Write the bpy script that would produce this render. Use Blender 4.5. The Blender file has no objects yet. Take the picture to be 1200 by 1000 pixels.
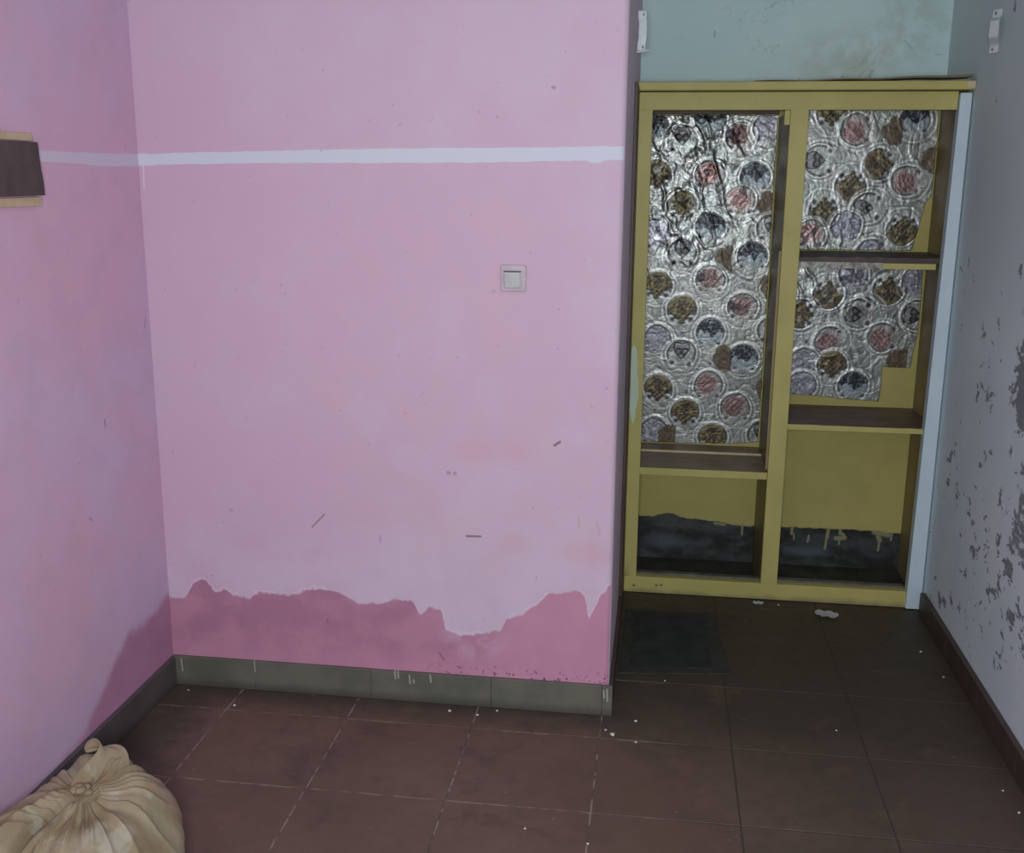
import bpy, bmesh, math, random
import numpy as np
from mathutils import Matrix, Vector
random.seed(7); rng = np.random.default_rng(7)
SC = bpy.context.scene; COL = SC.collection

# ------------------------------------------------------------------ camera
cam_d = bpy.data.cameras.new('camera'); cam = bpy.data.objects.new('camera', cam_d); COL.objects.link(cam)
cam_d.sensor_fit = 'HORIZONTAL'; cam_d.sensor_width = 36.0; cam_d.lens = 1249.8155 / 1200 * 36
cam_d.clip_start = 0.02
R3 = Matrix(((0.9903933, -0.0383598, 0.1328520), (0.1380994, 0.2254263, -0.9644229), (0.0070467, 0.9735048, 0.2285581)))
cam.matrix_world = Matrix.Translation((0, 0, 1.62)) @ R3.to_4x4()
SC.camera = cam
# ------------------------------------------------------------------ light, world, exposure
SC.view_settings.view_transform = 'Standard'; SC.view_settings.look = 'None'
SC.view_settings.gamma = 1.0; SC.view_settings.use_curve_mapping = False
SC.view_settings.exposure = 0.0
W = bpy.data.worlds.new('world'); SC.world = W; W.use_nodes = True
W.node_tree.nodes['Background'].inputs[0].default_value = (0.69, 0.78, 0.96, 1)
W.node_tree.nodes['Background'].inputs[1].default_value = 0.55
ld = bpy.data.lights.new('camera_lamp', 'AREA'); ld.shape = 'DISK'; ld.size = 0.34  # unseen soft lamp just behind the camera, at flash height
ld.energy = 49; ld.color = (0.97, 0.97, 0.96)
lo = bpy.data.objects.new('camera_lamp', ld); COL.objects.link(lo)
lo.location = (0.0, -0.30, 1.60)
lo.rotation_euler = (Vector((-0.30, 3.2, 0.95)) - Vector(lo.location)).to_track_quat('-Z', 'Y').to_euler()

# ------------------------------------------------------------------ constants (metres)
XL, XR, XC = -1.523, 1.045, -0.110      # left wall, right wall, free edge of the pink wall
YB, YF, YW = 3.026, 4.039, 4.429        # pink wall, cabinet front, back of the alcove
CEIL = 2.75; YN = -1.2                  # ceiling, near end of the modelled room

# ------------------------------------------------------------------ node helpers
def lin(c):
    return tuple(((v / 255) / 12.92 if v / 255 <= 0.04045 else ((v / 255 + 0.055) / 1.055) ** 2.4) for v in c) + (1,)
class NT:
    def __init__(s, name):
        s.m = bpy.data.materials.new(name); s.m.use_nodes = True; s.t = s.m.node_tree
        s.b = s.t.nodes['Principled BSDF']
        g = s.t.nodes.new('ShaderNodeTexCoord'); s.P = g.outputs['Object']
        sp = s.t.nodes.new('ShaderNodeSeparateXYZ'); s.t.links.new(s.P, sp.inputs[0]); s.X, s.Y, s.Z = sp.outputs
    def n(s, typ, **kw):
        nd = s.t.nodes.new(typ)
        for k, v in kw.items(): setattr(nd, k, v)
        return nd
    def put(s, sock, v):
        if isinstance(v, bpy.types.NodeSocket): s.t.links.new(v, sock)
        else: sock.default_value = v
    def math(s, op, a, b=0.0, c=None, clamp=False):
        nd = s.n('ShaderNodeMath', operation=op, use_clamp=clamp); s.put(nd.inputs[0], a); s.put(nd.inputs[1], b)
        if c is not None: s.put(nd.inputs[2], c)
        return nd.outputs[0]
    def noise(s, scale, detail=3, rough=0.55, dist=0.0, vec=None, stretch=None, off=(0, 0, 0)):
        v = vec if vec is not None else s.P
        mp = s.n('ShaderNodeMapping'); s.put(mp.inputs[0], v)
        mp.inputs['Location'].default_value = off
        if stretch: mp.inputs['Scale'].default_value = stretch
        nd = s.n('ShaderNodeTexNoise'); s.put(nd.inputs['Vector'], mp.outputs[0])
        nd.inputs['Scale'].default_value = scale; nd.inputs['Detail'].default_value = detail
        nd.inputs['Roughness'].default_value = rough; nd.inputs['Distortion'].default_value = dist
        return nd.outputs['Fac']
    def step(s, v, lo, hi):          # smooth ramp 0..1
        nd = s.n('ShaderNodeMapRange', interpolation_type='SMOOTHSTEP'); s.put(nd.inputs[0], v)
        s.put(nd.inputs[1], lo); s.put(nd.inputs[2], hi)
        return nd.outputs[0]
    def mix(s, f, a, b, mode='MIX'):
        nd = s.n('ShaderNodeMix', data_type='RGBA', blend_type=mode)
        s.put(nd.inputs[0], f); s.put(nd.inputs[6], a); s.put(nd.inputs[7], b)
        return nd.outputs[2]
    def curve(s, v, pts, lo, hi, vlo=0.0, vhi=1.0):       # height profile value(v) through pts
        u = s.math('DIVIDE', s.math('SUBTRACT', v, lo), hi - lo, clamp=True)
        nd = s.n('ShaderNodeFloatCurve'); s.put(nd.inputs['Value'], u)
        c = nd.mapping.curves[0]; P = [((x - lo) / (hi - lo), (y - vlo) / (vhi - vlo)) for x, y in pts]
        c.points[0].location = P[0]; c.points[1].location = P[-1]
        for q in P[1:-1]: c.points.new(*q)
        for q in c.points: q.handle_type = 'VECTOR'
        nd.mapping.update()
        return s.math('ADD', s.math('MULTIPLY', nd.outputs[0], vhi - vlo), vlo)
    def seg(s, h, v, p0, p1, w):     # mask of a short mark on the plane (h, v)
        ax, ay = p0; bx, by = p1; L = max(math.hypot(bx - ax, by - ay), 1e-4); dx, dy = (bx - ax) / L, (by - ay) / L
        hx, vy = s.math('SUBTRACT', h, ax), s.math('SUBTRACT', v, ay)
        t = s.math('ADD', s.math('MULTIPLY', hx, dx), s.math('MULTIPLY', vy, dy))
        t = s.math('MINIMUM', s.math('MAXIMUM', t, 0.0), L)
        ex = s.math('SUBTRACT', hx, s.math('MULTIPLY', t, dx)); ey = s.math('SUBTRACT', vy, s.math('MULTIPLY', t, dy))
        d = s.math('SQRT', s.math('ADD', s.math('MULTIPLY', ex, ex), s.math('MULTIPLY', ey, ey)))
        return s.math('SUBTRACT', 1.0, s.step(d, w * 0.3, w), clamp=True)
    def blob(s, h, v, c, rx, ry):    # soft elliptical patch
        a = s.math('DIVIDE', s.math('SUBTRACT', h, c[0]), rx); b = s.math('DIVIDE', s.math('SUBTRACT', v, c[1]), ry)
        d = s.math('SQRT', s.math('ADD', s.math('MULTIPLY', a, a), s.math('MULTIPLY', b, b)))
        return s.math('SUBTRACT', 1.0, s.step(d, 0.2, 1.0), clamp=True)
    def bump(s, h, strength=0.3, dist=0.01):
        nd = s.n('ShaderNodeBump'); nd.inputs['Strength'].default_value = strength; nd.inputs['Distance'].default_value = dist
        s.put(nd.inputs['Height'], h); s.t.links.new(nd.outputs[0], s.b.inputs['Normal'])
    def out(s, col, rough=0.6, metal=0.0, spec=0.5):
        s.put(s.b.inputs['Base Color'], col); s.put(s.b.inputs['Roughness'], rough); s.put(s.b.inputs['Metallic'], metal)
        s.b.inputs['Specular IOR Level'].default_value = spec
        return s.m

def C(r, g, b): return (r, g, b, 1)

# ------------------------------------------------------------------ materials
DAMP = [(-1.539,.296),(-1.469,.294),(-1.437,.354),(-1.399,.363),(-1.365,.321),(-1.335,.338),(-1.311,.319),(-1.252,.308),(-1.231,.330),(-1.119,.328),(-1.043,.356),(-1.007,.358),(-.960,.347),(-.898,.314),(-.835,.318),(-.780,.338),(-.725,.333),(-.699,.284),(-.672,.317),(-.634,.311),(-.621,.247),(-.573,.230),(-.519,.239),(-.447,.253),(-.431,.291),(-.378,.314),(-.342,.344),(-.301,.383),(-.205,.400),(-.189,.376),(-.177,.308),(-.157,.356),(-.145,.384),(-.120,.419)]

def pink_material(name, side):
    s = NT(name)
    h = s.Y if side else s.X
    n1 = s.noise(2.2, 4, 0.6); n2 = s.noise(9, 4, 0.6, off=(3, 1, 7)); n3 = s.noise(60, 3, 0.6)
    if side: ca, cb = C(.65, .475, .65), C(.69, .44, .58)
    else:    ca, cb = C(.645, .51, .635), C(.64, .46, .585)
    col = s.mix(s.step(n1, .38, .64), cb, ca)
    # thinner, pinker top and left of the wall where the pale coat was not rubbed in
    col = s.mix(s.math('MULTIPLY', s.step(n2, .42, .7), .35), col, C(.66, .46, .56) if not side else C(.57, .40, .52))
    if not side:
        pinker = s.math('MULTIPLY', s.math('SUBTRACT', 1.0, s.step(s.math('ADD', s.X, s.math('MULTIPLY', n1, .8)), -1.25, -.35)), .8)
        col = s.mix(pinker, col, C(.64, .44, .585))
    # damp band: pale salt bloom above, bare deeper pink below, ragged edge
    if side:
        prof = s.curve(s.Y, [(1.2,.05),(2.2,.09),(2.449,.108),(2.508,.140),(2.612,.204),(2.695,.258),(2.751,.287),(2.915,.290),(3.03,.305)], 1.2, 3.03, 0, .5)
        wob = s.math('MULTIPLY', s.math('SUBTRACT', s.noise(14, 3), .5), .05)
        edge = (-.022, .022)
    else:
        prof = s.curve(s.X, DAMP, -1.539, -.12, 0, .5)
        wob = s.math('MULTIPLY', s.math('SUBTRACT', s.noise(38, 4, .7), .5), .035)
        edge = (-.004, .004)
    dz = s.math('SUBTRACT', s.Z, s.math('ADD', prof, wob))
    bloom = s.math('MULTIPLY', s.math('SUBTRACT', 1.0, s.step(dz, .0, .30)), s.step(n2, .25, .6))
    col = s.mix(s.math('MULTIPLY', bloom, .55), col, C(.69, .60, .74) if not side else C(.58, .47, .66))
    below = s.math('SUBTRACT', 1.0, s.step(dz, *edge))
    deep = s.mix(s.step(n2, .35, .65), C(.44, .21, .32), C(.53, .26, .37))
    if not side: deep = s.mix(s.math('MULTIPLY', s.step(s.X, -.75, -.35), .6), deep, C(.64, .32, .46))
    deep = s.mix(s.math('MULTIPLY', s.math('SUBTRACT', 1.0, s.step(s.Z, .1, .20)), .45), deep, C(.62, .30, .44))
    if side: deep = s.mix(.5, deep, C(.45, .24, .40))
    else:
        bl = s.math('MULTIPLY', s.blob(s.X, s.Z, (-.53, .22), .14, .09), s.step(n2, .4, .55))
        deep = s.mix(s.math('MULTIPLY', bl, .6), deep, C(.60, .42, .58))
    col = s.mix(below, col, deep)
    if not side:
        rim = s.math('MULTIPLY', s.math('SUBTRACT', 1.0, s.step(s.math('ABSOLUTE', s.math('SUBTRACT', dz, .005)), .0, .008)), s.step(s.noise(11, 2, off=(9, 2, 4)), .5, .6))
        col = s.mix(s.math('MULTIPLY', rim, .6), col, C(.80, .62, .76))
    # white painted line
    if side:
        top = s.curve(s.Y, [(1.2,1.70),(2.513,1.674),(2.69,1.672),(3.03,1.675)], 1.2, 3.03, 1.5, 1.8)
        bot = s.curve(s.Y, [(1.2,1.67),(2.509,1.648),(2.685,1.644),(2.816,1.639),(3.03,1.640)], 1.2, 3.03, 1.5, 1.8)
    else:
        top = s.curve(s.X, [(-1.53,1.675),(-1.163,1.685),(-.787,1.694),(-.422,1.697),(-.1,1.703)], -1.53, -.1, 1.5, 1.8)
        bot = s.curve(s.X, [(-1.53,1.643),(-1.424,1.646),(-1.165,1.652),(-.787,1.654),(-.422,1.658),(-.215,1.664),(-.20,1.657),(-.18,1.657),(-.165,1.665),(-.1,1.667)], -1.53, -.1, 1.5, 1.8)
    w2 = s.math('MULTIPLY', s.math('SUBTRACT', s.noise(26, 3), .5), .008)
    zz = s.math('ADD', s.Z, w2)
    strip = s.math('MULTIPLY', s.step(s.math('SUBTRACT', zz, bot), -.0015, .0015), s.math('SUBTRACT', 1.0, s.step(s.math('SUBTRACT', zz, top), -.0015, .0015)))
    if side: strip = s.math('MULTIPLY', strip, .62)
    col = s.mix(strip, col, C(.66, .70, .80))
    if side:
        for a, b, w, k in [((3.0,1.2),(2.99,1.17),.004,.5), ((2.72,.95),(2.72,.93),.005,.6), ((2.60,.70),(2.61,.69),.005,.5)]:
            col = s.mix(s.math('MULTIPLY', s.seg(s.Y, s.Z, a, b, w), k), col, C(.20, .13, .17))
    else:
        for a, b, w, k, cc in [((-.290,.851),(-.275,.862),.006,.8,(.16,.11,.13)), ((-.553,.556),(-.511,.557),.005,.8,(.18,.12,.14)),
                ((-1.038,.559),(-.998,.602),.0045,.6,(.22,.15,.2)), ((-.609,.753),(-.607,.753),.009,.5,(.25,.17,.22)), ((-.589,.752),(-.588,.750),.008,.5,(.25,.17,.22)),
                ((-.311,1.857),(-.308,1.856),.007,.7,(.35,.2,.28)), ((-1.509,1.645),(-1.511,1.578),.003,.8,(.8,.7,.8)), ((-.822,.545),(-.823,.522),.003,.5,(.25,.17,.22)),
                ((-.215,.637),(-.212,.60),.005,.3,(.3,.22,.28)), ((-.64,.165),(-.627,.145),.006,.55,(.22,.1,.14)), ((-1.30,.60),(-1.295,.60),.007,.4,(.35,.2,.3)),
                ((-1.0,.255),(-1.0,.245),.005,.5,(.22,.08,.15)), ((-.16,.62),(-.15,.58),.004,.25,(.3,.22,.28))]:
            col = s.mix(s.math('MULTIPLY', s.seg(s.X, s.Z, a, b, w), k), col, C(*cc))
        for c, rx, ry, k in [((-.531,.82),.10,.06,.38), ((-.41,.825),.07,.05,.30), ((-.41,.54),.08,.05,.25), ((-.2,.52),.12,.06,.35), ((-.95,.98),.1,.08,.15)]:
            col = s.mix(s.math('MULTIPLY', s.blob(s.X, s.Z, c, rx, ry), k), col, C(.68, .38, .47))
        # grime flecks just above the skirting
        fl = s.math('MULTIPLY', s.step(s.noise(85, 2, off=(5, 5, 5)), .60, .66), s.math('SUBTRACT', 1.0, s.step(s.Z, .112, .15)))
        col = s.mix(s.math('MULTIPLY', fl, s.step(s.X, -.75, -.5)), col, C(.24, .07, .14))
    fleck = s.step(s.noise(55, 1, off=(2, 8, 1)), .76, .80)
    col = s.mix(s.math('MULTIPLY', fleck, .35), col, C(.35, .22, .3))
    hgt = s.math('ADD', s.math('MULTIPLY', n1, .6), s.math('ADD', s.math('MULTIPLY', n2, .35), s.math('MULTIPLY', n3, .06)))
    hgt = s.math('SUBTRACT', hgt, s.math('MULTIPLY', below, .05))
    s.bump(hgt, .35, .012)
    return s.out(col, .62, spec=.3)

def grey_wall_material(name, right):
    s = NT(name)
    n1 = s.noise(2.5, 4, .6, off=(1, 1, 1)); n2 = s.noise(12, 4, .6)
    if right:
        col = s.mix(s.step(n1, .35, .65), C(.68, .82, .88), C(.76, .88, .94))
        col = s.mix(s.math('MULTIPLY', s.step(s.math('ADD', s.Z, s.math('MULTIPLY', n1, .3)), 1.2, 1.75), .75), col, C(.57, .68, .70))
        # flaked paint: ragged, slightly upright flakes gathered in known places
        pn = s.noise(13, 6, .70, .3, stretch=(1, .55, .80)); pf = s.noise(24, 5, .68, .3, stretch=(1, .50, .72), off=(4, 3, 2))
        big = s.math('ADD', s.blob(s.Y, s.Z, (3.20, 1.04), .17, .24), s.blob(s.Y, s.Z, (3.02, .70), .24, .26))
        big = s.math('ADD', big, s.blob(s.Y, s.Z, (2.85, .95), .25, .6))
        small = s.math('ADD', s.blob(s.Y, s.Z, (3.80, .62), .20, .16), s.blob(s.Y, s.Z, (3.2, .45), .7, .55))
        small = s.math('ADD', small, s.blob(s.Y, s.Z, (3.55, 1.02), .22, .25))
        small = s.math('ADD', small, s.blob(s.Y, s.Z, (3.8, .15), .25, .12))
        m1 = s.step(s.math('ADD', pn, s.math('MULTIPLY', big, .27)), .655, .675)
        m2 = s.step(s.math('ADD', pf, s.math('MULTIPLY', small, .10)), .665, .685)
        m2 = s.math('MULTIPLY', m2, s.math('SUBTRACT', 1.0, s.step(s.Z, 1.15, 1.3)))
        m = s.math('MAXIMUM', m1, m2)
        under = s.mix(s.step(n2, .62, .68), C(.24, .28, .31), C(.27, .30, .22))
        col = s.mix(m, col, under)
        pale = s.math('MULTIPLY', s.math('SUBTRACT', s.step(s.math('ADD', pn, s.math('MULTIPLY', big, .27)), .63, .65), m1), .35)
        col = s.mix(pale, col, C(.78, .84, .87))
        s.bump(s.math('SUBTRACT', s.math('ADD', s.math('MULTIPLY', n1, .5), s.math('MULTIPLY', n2, .3)), s.math('MULTIPLY', m, .25)), .4, .01)
    else:
        col = s.mix(s.step(n1, .35, .65), C(.58, .78, .80), C(.64, .82, .83))
        st = s.math('MULTIPLY', s.blob(s.X, s.Z, (.68, 2.06), .30, .18), s.step(n2, .35, .6))
        col = s.mix(s.math('MULTIPLY', st, .5), col, C(.46, .53, .42))
        st = s.math('MULTIPLY', s.blob(s.X, s.Z, (.92, 2.2), .2, .2), s.step(n2, .4, .6))
        col = s.mix(s.math('MULTIPLY', st, .5), col, C(.46, .54, .47))
        ck = s.math('MULTIPLY', s.math('SUBTRACT', 1.0, s.step(s.math('ABSOLUTE', s.math('SUBTRACT', s.noise(5, 4, .6, 1.2), .5)), .0, .012)), s.step(s.noise(4, 2, off=(7, 7, 7)), .52, .6))
        col = s.mix(s.math('MULTIPLY', ck, .4), col, C(.28, .36, .36))
        for a, b, w, k in [((.76,1.995),(.770,2.02),.010,.4), ((.88,2.13),(.91,2.10),.005,.35), ((1.0,2.08),(1.02,2.08),.004,.3), ((.66,2.0),(.665,1.99),.008,.35), ((.17,2.17),(.17,2.15),.005,.5), ((.50,1.99),(.5,1.97),.006,.5)]:
            col = s.mix(s.math('MULTIPLY', s.seg(s.X, s.Z, a, b, w), k), col, C(.2, .26, .25))
        s.bump(s.math('ADD', s.math('MULTIPLY', n1, .5), s.math('MULTIPLY', n2, .3)), .4, .012)
    return s.out(col, .65, spec=.3)

def yellow_color(s):
    n1 = s.noise(3, 4, .6); n2 = s.noise(30, 3, .6, stretch=(1, 1, .2))
    col = s.mix(s.step(n1, .35, .65), C(.455, .415, .138), C(.53, .475, .165))
    return s.mix(s.math('MULTIPLY', s.step(n2, .5, .75), .18), col, C(.42, .37, .15)), n1, n2

def yellow_material(name, patch=False, dusty=False, grime=False):
    s = NT(name); col, n1, n2 = yellow_color(s)
    if patch:      # bare greenish-white primer showing on the left stile
        for c, rx, ry in [((-.090, .93), .016, .075), ((-.088, .82), .022, .10), ((-.086, .745), .010, .06)]:
            mk = s.step(s.math('ADD', s.blob(s.X, s.Z, c, rx * 1.4, ry * 1.3), s.math('MULTIPLY', s.math('SUBTRACT', s.noise(40, 3), .5), .5)), .32, .42)
            col = s.mix(s.math('MULTIPLY', mk, .9), col, C(.52, .64, .52))
        ed = s.math('MULTIPLY', s.math('SUBTRACT', 1.0, s.step(s.X, -.108, -.094)), s.step(s.noise(18, 3), .45, .6))
        col = s.mix(s.math('MULTIPLY', ed, .7), col, C(.5, .5, .42))
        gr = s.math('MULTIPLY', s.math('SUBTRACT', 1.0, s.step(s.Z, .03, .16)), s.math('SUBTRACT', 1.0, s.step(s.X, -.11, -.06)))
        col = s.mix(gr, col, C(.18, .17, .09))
    if grime:
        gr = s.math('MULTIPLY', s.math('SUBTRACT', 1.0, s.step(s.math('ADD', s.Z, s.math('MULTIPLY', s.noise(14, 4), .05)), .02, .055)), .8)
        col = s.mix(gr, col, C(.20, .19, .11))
        for c in [(.03, .035), (.048, .037), (-.06, .03)]:
            col = s.mix(s.math('MULTIPLY', s.blob(s.X, s.Z, c, .011, .007), .9), col, C(.12, .09, .05))
    if dusty:
        ge = s.n('ShaderNodeNewGeometry'); sp = s.n('ShaderNodeSeparateXYZ'); s.t.links.new(ge.outputs['Normal'], sp.inputs[0])
        up = s.step(sp.outputs[2], .5, .8)
        dn = s.noise(9, 4, .6, stretch=(1, 2, 1))
        dust = s.mix(s.step(dn, .3, .7), C(.155, .095, .08), C(.24, .17, .13)) if dusty == 'dark' else s.mix(s.step(dn, .3, .7), C(.25, .19, .12), C(.33, .26, .17))
        col = s.mix(up, col, dust)
    s.bump(s.math('ADD', n1, s.math('MULTIPLY', n2, .3)), .25, .006)
    return s.out(col, .5, spec=.35)

def alcove_wall_material():
    """inside of the cupboard: yellow paint over a dark cement foot, paint drips running down"""
    s = NT('yellow_paint_over_cement'); col, n1, n2 = yellow_color(s)
    CEM = [(-.12,.198),(.005,.198),(.03,.206),(.05,.212),(.09,.213),(.12,.200),(.15,.197),(.241,.191),(.30,.187),(.325,.180),(.34,.178),(.421,.178),(.45,.176),(.535,.177),(.598,.179),(.703,.181),(.843,.181),(.912,.181),(1.04,.174)]
    prof = s.curve(s.X, CEM, -.12, 1.04, 0, .5)
    prof = s.math('ADD', prof, s.math('MULTIPLY', s.math('SUBTRACT', s.noise(30, 3), .5), .014))
    dark = s.math('SUBTRACT', 1.0, s.step(s.math('SUBTRACT', s.Z, prof), -.003, .003))
    drips = None
    for a, b, w in [((.385,.18),(.385,.135),.006), ((.593,.18),(.591,.15),.007), ((.600,.15),(.603,.125),.004), ((.663,.145),(.660,.118),.006), ((.742,.18),(.738,.14),.009), ((.737,.14),(.733,.09),.006),
                    ((.79,.18),(.79,.16),.008), ((.775,.14),(.81,.143),.012), ((.80,.16),(.812,.145),.009), ((.79,.14),(.788,.115),.005), ((.93,.175),(.985,.165),.014), ((.945,.16),(.953,.14),.012), ((.953,.14),(.950,.095),.006),
                    ((1.0,.175),(.998,.145),.006), ((.27,.18),(.31,.176),.008), ((.34,.178),(.42,.174),.004)]:
        k = s.seg(s.X, s.Z, a, b, w * 1.15); drips = k if drips is None else s.math('MAXIMUM', drips, k)
    c1 = s.noise(6, 4, .6, stretch=(1, 1, 1.8)); c2 = s.noise(22, 4, .6)
    cem = s.mix(s.step(c1, .45, .68), C(.022, .023, .022), C(.068, .080, .084))
    cem = s.mix(s.math('MULTIPLY', s.step(c2, .5, .75), .35), cem, C(.10, .11, .105))
    cem = s.mix(s.math('MULTIPLY', s.math('ADD', s.blob(s.X, s.Z, (.06, .09), .13, .05), s.blob(s.X, s.Z, (.65, .075), .15, .035)), .7), cem, C(.10, .135, .16))
    col = s.mix(dark, col, cem)
    col = s.mix(s.math('MULTIPLY', drips, .8), col, C(.36, .35, .20))
    # above the cupboard top the alcove keeps the grey-blue wash
    s.bump(s.math('ADD', s.math('MULTIPLY', n1, .6), s.math('MULTIPLY', c2, .2)), .4, .01)
    return s.out(col, s.math('SUBTRACT', .6, s.math('MULTIPLY', dark, .15)), spec=.4)

def tile_material():
    s = NT('brown_floor_tile')
    ge = s.n('ShaderNodeNewGeometry'); sp = s.n('ShaderNodeSeparateXYZ'); s.t.links.new(ge.outputs['Position'], sp.inputs[0])
    P = ge.outputs['Position']; X, Y = sp.outputs[0], sp.outputs[1]
    n1 = s.noise(2.2, 4, .6, vec=P); n2 = s.noise(16, 4, .65, vec=P); n3 = s.noise(90, 2, .6, vec=P)
    oi = s.n('ShaderNodeObjectInfo')
    col = s.mix(s.step(n1, .35, .65), C(.122, .080, .060), C(.152, .104, .080))
    col = s.mix(s.math('MULTIPLY', s.step(n2, .42, .7), .5), col, C(.105, .078, .052))
    col = s.mix(s.math('MULTIPLY', oi.outputs['Random'], .25), col, C(.155, .092, .070))
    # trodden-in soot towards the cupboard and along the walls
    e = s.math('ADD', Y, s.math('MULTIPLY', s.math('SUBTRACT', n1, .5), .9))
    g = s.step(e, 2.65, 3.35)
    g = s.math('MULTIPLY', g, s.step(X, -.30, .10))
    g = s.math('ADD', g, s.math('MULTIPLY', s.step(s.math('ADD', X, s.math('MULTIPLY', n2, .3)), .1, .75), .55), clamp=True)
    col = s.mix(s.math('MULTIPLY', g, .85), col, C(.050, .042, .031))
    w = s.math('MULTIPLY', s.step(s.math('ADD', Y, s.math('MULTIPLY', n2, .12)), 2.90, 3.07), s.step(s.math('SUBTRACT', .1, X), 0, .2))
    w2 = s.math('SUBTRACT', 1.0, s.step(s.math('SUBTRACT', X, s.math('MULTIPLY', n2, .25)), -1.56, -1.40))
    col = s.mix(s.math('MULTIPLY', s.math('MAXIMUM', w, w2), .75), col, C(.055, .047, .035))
    mo = s.noise(5.5, 5, .7, .4, vec=P, off=(6, 2, 0)); col = s.mix(s.math('MULTIPLY', s.step(mo, .50, .66), .38), col, C(.050, .044, .034))
    col = s.mix(s.math('MULTIPLY', s.step(s.noise(7, 4, .65, vec=P, off=(1, 9, 0)), .56, .70), .35), col, C(.165, .10, .075))
    sp2 = s.step(s.noise(34, 2, .5, vec=P, off=(3, 3, 3)), .74, .78)
    col = s.mix(s.math('MULTIPLY', sp2, .7), col, C(.035, .028, .025))
    sp3 = s.step(s.noise(48, 1, .5, vec=P, off=(8, 1, 3)), .765, .79)
    col = s.mix(s.math('MULTIPLY', sp3, .5), col, C(.30, .25, .22))
    s.bump(s.math('ADD', s.math('MULTIPLY', n2, .5), s.math('MULTIPLY', n3, .15)), .25, .004)
    return s.out(col, s.math('ADD', .42, s.math('MULTIPLY', n2, .35)), spec=.45)

def grout_material():
    s = NT('tile_grout'); n = s.noise(4, 4, .6); n2 = s.noise(20, 3)
    d = s.math('MAXIMUM', s.step(s.math('ADD', s.X, s.math('MULTIPLY', n, .3)), .08, .3), s.math('MULTIPLY', s.step(n2, .45, .6), .8))
    return s.out(s.mix(d, C(.27, .23, .20), C(.050, .042, .033)), .85)

def skirting_material(name, a, b, drip=False):
    s = NT(name); n = s.noise(7, 4, .6); n2 = s.noise(40, 3)
    col = s.mix(s.step(n, .35, .65), C(*a), C(*b))
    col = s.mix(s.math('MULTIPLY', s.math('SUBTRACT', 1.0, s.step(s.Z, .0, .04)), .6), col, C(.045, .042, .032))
    if drip:
        for x, z0, z1 in [(-1.244, .10, .065), (-.782, .10, .075), (-.772, .10, .078), (-.735, .09, .062), (-.722, .075, .065), (-.668, .095, .072), (-.115, .09, .05), (-.125, .085, .06), (-1.49, .09, .05)]:
            col = s.mix(s.math('MULTIPLY', s.seg(s.X, s.Z, (x, z0), (x + .002, z1), .0035), .7), col, C(.5, .5, .45))
    s.bump(n2, .2, .003)
    return s.out(col, .5)

def simple(name, a, b=None, scale=12, rough=.5, metal=0, stretch=None, bump=.15, spec=.5):
    s = NT(name); n = s.noise(scale, 4, .6, stretch=stretch); b = b or a
    s.bump(n, bump, .004)
    return s.out(s.mix(s.step(n, .35, .65), C(*a), C(*b)), rough, metal, spec)

def foil_material():
    s = NT('printed_foil')
    at = s.n('ShaderNodeAttribute', attribute_name='print'); c = at.outputs['Color']; m = at.outputs['Alpha']
    n = s.noise(75, 3, .7, .6); n2 = s.noise(22, 3, .65, .9)
    s.bump(s.math('ADD', s.math('MULTIPLY', n, .35), n2), .55, .0045)
    return s.out(c, s.math('ADD', .24, s.math('MULTIPLY', n2, .30)), m, spec=.6)

def sack_material():
    s = NT('cream_sack_cloth'); n1 = s.noise(7, 4, .6, .4); n2 = s.noise(24, 4, .6); n3 = s.noise(260, 2)
    col = s.mix(s.step(n1, .35, .62), C(.245, .195, .115), C(.325, .27, .18))
    col = s.mix(s.math('MULTIPLY', s.step(s.noise(10, 4, .6, .5, off=(5, 5, 5)), .55, .66), .6), col, C(.42, .41, .34))
    col = s.mix(s.math('MULTIPLY', s.step(s.noise(9, 3, .6, off=(1, 7, 3)), .60, .70), .5), col, C(.37, .21, .11))
    col = s.mix(s.math('MULTIPLY', s.step(n2, .70, .74), .6), col, C(.24, .13, .06))
    s.bump(s.math('ADD', n2, s.math('MULTIPLY', n3, .1)), .4, .008)
    return s.out(col, .6, spec=.3)

M = {}
M['pink'] = pink_material('pink_wall_paint', False); M['pink_side'] = pink_material('pink_side_wall_paint', True)
M['grey_r'] = grey_wall_material('flaking_grey_paint', True); M['grey_b'] = grey_wall_material('stained_grey_blue_wash', False)
M['alc'] = alcove_wall_material()
M['yel'] = yellow_material('yellow_gloss_paint'); M['yel_l'] = yellow_material('yellow_gloss_paint_chipped', patch=True)
M['yel_b'] = yellow_material('yellow_gloss_paint_grimy', grime=True)
M['yel_dark'] = yellow_material('yellow_shelf_dusty_brown', dusty='dark'); M['yel_dust'] = yellow_material('yellow_shelf_dusty', dusty='light')
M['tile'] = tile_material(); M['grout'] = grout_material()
M['skirt'] = skirting_material('grey_brown_skirting', (.115, .12, .095), (.155, .155, .12), True)
M['skirt_r'] = skirting_material('dark_brown_skirting', (.060, .042, .036), (.085, .060, .048))
M['skirt_l'] = skirting_material('dark_grey_skirting', (.075, .066, .068), (.105, .092, .092))
M['white'] = simple('white_painted_wood', (.55, .70, .77), (.60, .745, .81), 5, .5)
M['ceil'] = simple('ceiling_wash', (.55, .58, .60), (.62, .64, .66), 3, .8)
M['reveal'] = simple('mauve_grey_reveal', (.68, .54, .64), (.74, .58, .68), 8, .65, bump=.3)
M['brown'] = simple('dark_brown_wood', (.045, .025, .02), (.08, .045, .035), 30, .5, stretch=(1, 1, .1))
M['divider'] = simple('brown_varnished_board', (.22, .17, .075), (.28, .215, .095), 10, .45, stretch=(1, 1, .12))
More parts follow.
